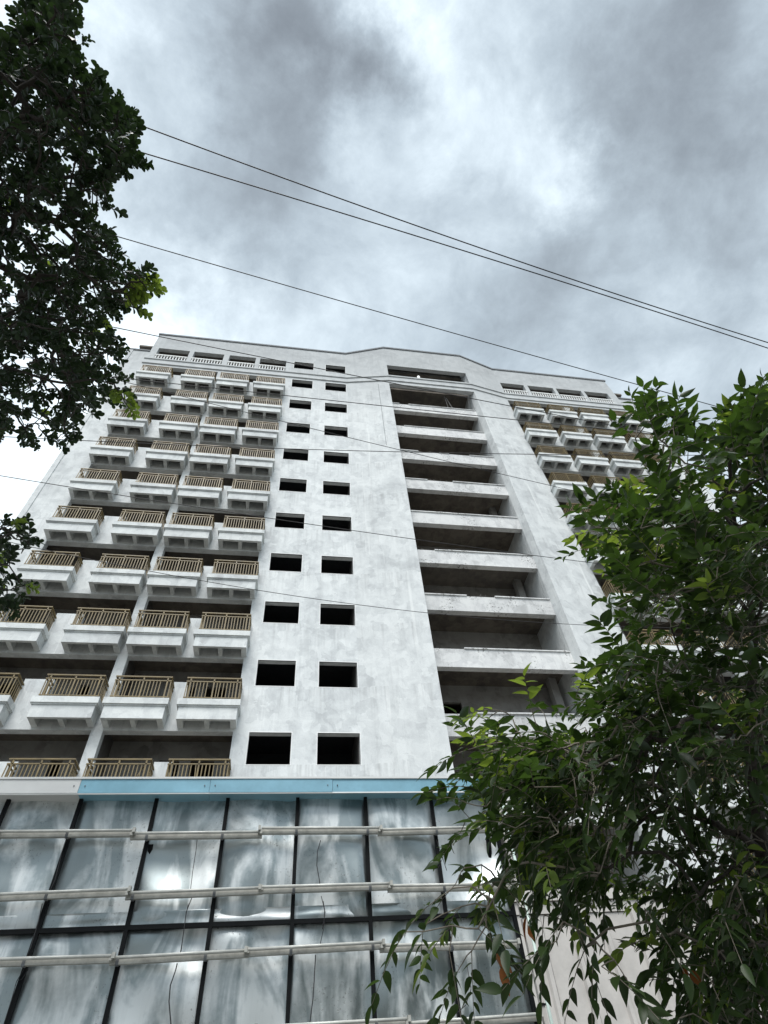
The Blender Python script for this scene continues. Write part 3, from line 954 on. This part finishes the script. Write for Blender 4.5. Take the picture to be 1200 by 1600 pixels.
def tuft(p, d):
    ls = []
    ax = (d * 0.8 + Vector((0, 0, 0.35)) + Vector(rng.normal(0, .45, 3))).normalized()
    n = int(rng.integers(9, 15))
    e = p + ax * 0.13
    for i in range(n):
        t = 0.25 + 0.75 * i / n
        q = p + ax * 0.13 * t
        side = ax.orthogonal().normalized()
        side.rotate(Matrix.Rotation(i * 2.4 + rng.uniform(0, .6), 3, ax))
        dv = (side * (1.25 - t * .6) + ax * (0.35 + t * .6) + Vector(rng.normal(0, .18, 3))).normalized()
        nr = (ax * .6 + Vector((0, 0, .7)) + Vector(rng.normal(0, .35, 3)))
        s_ = rng.uniform(.7, 1.12)
        m = frame(dv, nr).to_4x4(); m = Matrix.Translation(q) @ m @ Matrix.Scale(s_, 4)
        ls.append(m)
    return ls, [p, e]


POLY_L = [(-70, 20), (15, 60), (18, 18), (60, 4), (116, 6), (112, 40), (124, 70), (108, 100), (126, 130), (150, 122), (162, 160), (200, 180), (206, 205), (208, 255), (185, 268), (166, 285), (168, 330), (165, 380),
          (190, 410), (230, 440), (232, 465), (200, 482), (168, 490), (155, 505), (188, 532), (186, 545), (160, 560), (205, 585), (195, 625), (160, 645), (118, 655), (100, 690), (60, 690), (10, 670), (-70, 700)]
SPL = spray_points(POLY_L, 1750, 5.4, 8.2, 0.06, 0.008, 3, (-60, 330), 8)
for (x, y) in ((212, 452), (225, 445), (200, 462), (218, 470), (196, 448), (178, 600), (192, 622), (185, 610), (220, 440), (205, 440), (190, 470), (210, 480), (215, 460), (230, 455), (185, 455), (196, 630)):
    SPL.append((at(x, y, 5.5), (at(x, y, 6) - at(0, 400, 6)).normalized(), 1))
LOWL = spray_points([(-60, 815), (20, 820), (45, 830), (50, 860), (40, 880), (30, 905), (40, 920), (22, 945), (-60, 960)], 60, 5.2, 6.2, 0.07, .08, 4, (-80, 880))
base_l = Vector((-4.6, -16.6, 0.1))
tl = [base_l, base_l + Vector((.05, .03, 1.6)), base_l + Vector((.0, -.05, 3.2)), base_l + Vector((.25, -.15, 4.6)), base_l + Vector((.55, -.4, 5.9)), base_l + Vector((.9, -.8, 7.2))]
grow('dark_tree', 'dark leafy tree with rounded leaves hanging in from the left edge', base_l, tl, [.17, .14, .125, .1, .075, .045], SPL + LOWL, tuft, ML, .16, .0042, M_BARK)

# right tree: long pointed leaves in drooping pinnate sprays
MR = []
for (nm, m) in (('leaf', M_LEAF_M), ('leaf', M_LEAF_Y), ('leaf', M_LEAF_O)):
    b, me = leaf_mesh(nm, 0.094, 0.038, 'ovate', m, 0.18); MR.append((b, me, m))


def pinnate(p, d):
    ls = []
    ax = (d * 0.75 + Vector((0, 0, rng.uniform(-.25, .35))) + Vector(rng.normal(0, .4, 3))).normalized()
    n = int(rng.integers(7, 11))
    ln = rng.uniform(.16, .29)
    pts = []
    for i in range(4):
        t = i / 3
        pts.append(p + ax * ln * t + Vector((0, 0, -.07 * t * t)))
    for i in range(n):
        t = .2 + .8 * i / (n - 1)
        q = p + ax * ln * t + Vector((0, 0, -.07 * t * t))
        sd2 = ax.cross(Vector((0, 0, 1)))
        if sd2.length < .1: sd2 = ax.orthogonal()
        sd2.normalize()
        sgn = 1 if i % 2 else -1
        dv = (sd2 * sgn * (1.0 - .75 * (i == n - 1)) + ax * (.55 + .5 * t) + Vector((0, 0, rng.uniform(-.5, .05))) + Vector(rng.normal(0, .28, 3))).normalized()
        nr = Vector((0, 0, 1)) + Vector(rng.normal(0, .4, 3))
        s_ = rng.uniform(.5, 1.15)
        ls.append(Matrix.Translation(q) @ frame(dv, nr).to_4x4() @ Matrix.Scale(s_, 4))
    return ls, pts


LOBES = [([(1020, 690), (1060, 690), (1110, 720), (1160, 710), (1200, 670), (1250, 650), (1250, 1000), (1010, 990), (980, 950), (950, 900), (930, 860), (925, 825), (955, 795), (1030, 770), (1035, 710)], 480, 31),
         ([(975, 1010), (1250, 1000), (1250, 1240), (1000, 1240), (900, 1215), (800, 1205), (750, 1180), (745, 1160), (800, 1150), (880, 1150), (940, 1100)], 540, 32),
         ([(1000, 1240), (1250, 1240), (1250, 1640), (1080, 1640), (1060, 1540), (1040, 1460), (970, 1380), (830, 1370), (815, 1330), (830, 1295), (900, 1285)], 400, 33)]
SPR = []
for (pl, n_, sd0) in LOBES:
    SPR += spray_points(pl, n_, 2.9, 5.3, 0.055, 0.05, sd0, (1250, 1150), 6)


LOBES = [([(730, 1160), (800, 1130), (900, 1150), (960, 1190), (960, 1390), (840, 1380), (800, 1330), (770, 1220)], 230, 34),
         ([(1100, 690), (1130, 690), (1165, 660), (1195, 640), (1260, 615), (1260, 740), (1105, 745)], 90, 36), ([(1020, 655), (1055, 650), (1070, 710), (1015, 710)], 20, 37)]
for (pl, n_, sd0) in LOBES:
    SPR += spray_points(pl, n_, 2.9, 4.6, 0.055, 0.07, sd0, (1250, 1150), 6)


def sprig(pl, d, bright, seed, centre):
    r = np.random.default_rng(seed)
    out = []
    for (x, y) in pl:
        dd = d + r.uniform(-.25, .25)
        p = at(x, y, dd)
        w = (p - at(*centre, d)).normalized()
        out.append((p, w, 1 if r.random() < bright else 0))
    return out


SPR += sprig([(727, 1356), (752, 1351), (712, 1381), (742, 1386), (777, 1376), (682, 1406), (722, 1416), (762, 1416), (770, 1406), (662, 1446), (632, 1456), (707, 1446), (747, 1451), (760, 1446), (702, 1486), (722, 1506), (737, 1486)], 3.1, .1, 21, (760, 1330))
SPR += sprig([(740, 1230), (730, 1255), (735, 1280), (745, 1300), (760, 1260), (720, 1300)], 3.2, .05, 22, (820, 1280))
SPR += sprig([(850, 1430), (880, 1440), (900, 1450), (870, 1470), (915, 1480), (930, 1470), (940, 1510), (960, 1500)], 3.0, .0, 23, (900, 1330))
SPR += sprig([(940, 800), (950, 820), (975, 800), (990, 790), (960, 840), (945, 850), (985, 830), (1010, 800), (930, 830), (1000, 850), (1020, 830)], 3.6, .4, 24, (1060, 850))
SPR += sprig([(780, 1110), (800, 1120), (830, 1105), (850, 1115), (760, 1125), (960, 950), (975, 920), (1000, 970), (930, 1060), (900, 1090)], 3.4, .5, 25, (900, 1180))
SPR += sprig([(1012, 650), (1030, 645), (1058, 645), (1095, 672), (1110, 680), (1180, 645), (1003, 665), (993, 685)], 3.8, .0, 26, (1090, 760))
for (x, y, d) in ((738, 1385, 2.95), (808, 1350, 3.0), (1160, 1010, 3.1), (1080, 1400, 3.2), (1010, 1440, 3.1)):
    SPR.append((at(x, y, d), Vector((0.2, 0, -1)), 2))
base_r = at(1240, 1560, 4.0); base_r.z = 0.1
tr_ = [base_r, at(1225, 1500, 3.8), at(1190, 1330, 3.6), at(1170, 1150, 3.55), at(1180, 980, 3.7), at(1150, 830, 3.9)]
grow('pinnate_tree', 'green tree with long pointed leaves in front of the right side', base_r, tr_, [.055, .042, .032, .025, .018, .011], SPR, pinnate, MR, .26, .0022, M_TWIG)


# unseen trees added behind the viewer to put dark patches in the sheets' reflections
def far_tree(x, y, h, r, seed, lab):
    g = np.random.default_rng(seed)
    root = tag(empty('reflection_tree', (x, y, 0)), lab, 'tree', 'unseen trees added for the sign reflections')
    MB().tube([(0, 0, 0), (.1, .05, h * .3), (0, .1, h * .55), (.2, 0, h * .8)], [.25, .2, .14, .05], 8).build('trunk', M_BARK, root, True)
    b = MB()
    lobes = [(Vector((g.normal(0, r * .42), g.normal(0, r * .35), h * g.uniform(.45, .95))), r * g.uniform(.25, .5)) for _ in range(12)]
    for c, q in lobes:
        for _ in range(230):
            v = Vector(g.normal(0, 1, 3)).normalized()
            p = c + v * q * g.uniform(.55, 1) ** .5
            t = Vector(g.normal(0, 1, 3)).normalized(); u = t.orthogonal().normalized()
            s_ = g.uniform(.28, .5); n = len(b.v)
            b.v += [tuple(p - t * s_), tuple(p + u * s_ * .5), tuple(p + t * s_), tuple(p - u * s_ * .5)]
            b.f.append((n, n + 1, n + 2, n + 3))
    tag(b.build('crown', M_LEAF_D, root), kind='stuff')


for i, (x, h, r) in enumerate(((-20, 11.5, 3.6), (-11, 13.5, 3.2), (-2.5, 9.0, 2.6), (5.5, 13.5, 3.6), (16, 12, 3.6))):
    far_tree(x, -35 - (i % 2) * 2, h, r, 40 + i, 'unseen tree added behind the viewer for its reflection in the metal sign, ' + ('leftmost of the row', 'second from the left, tall', 'lowest of the row', 'fourth from the left, tallest', 'rightmost of the row')[i])
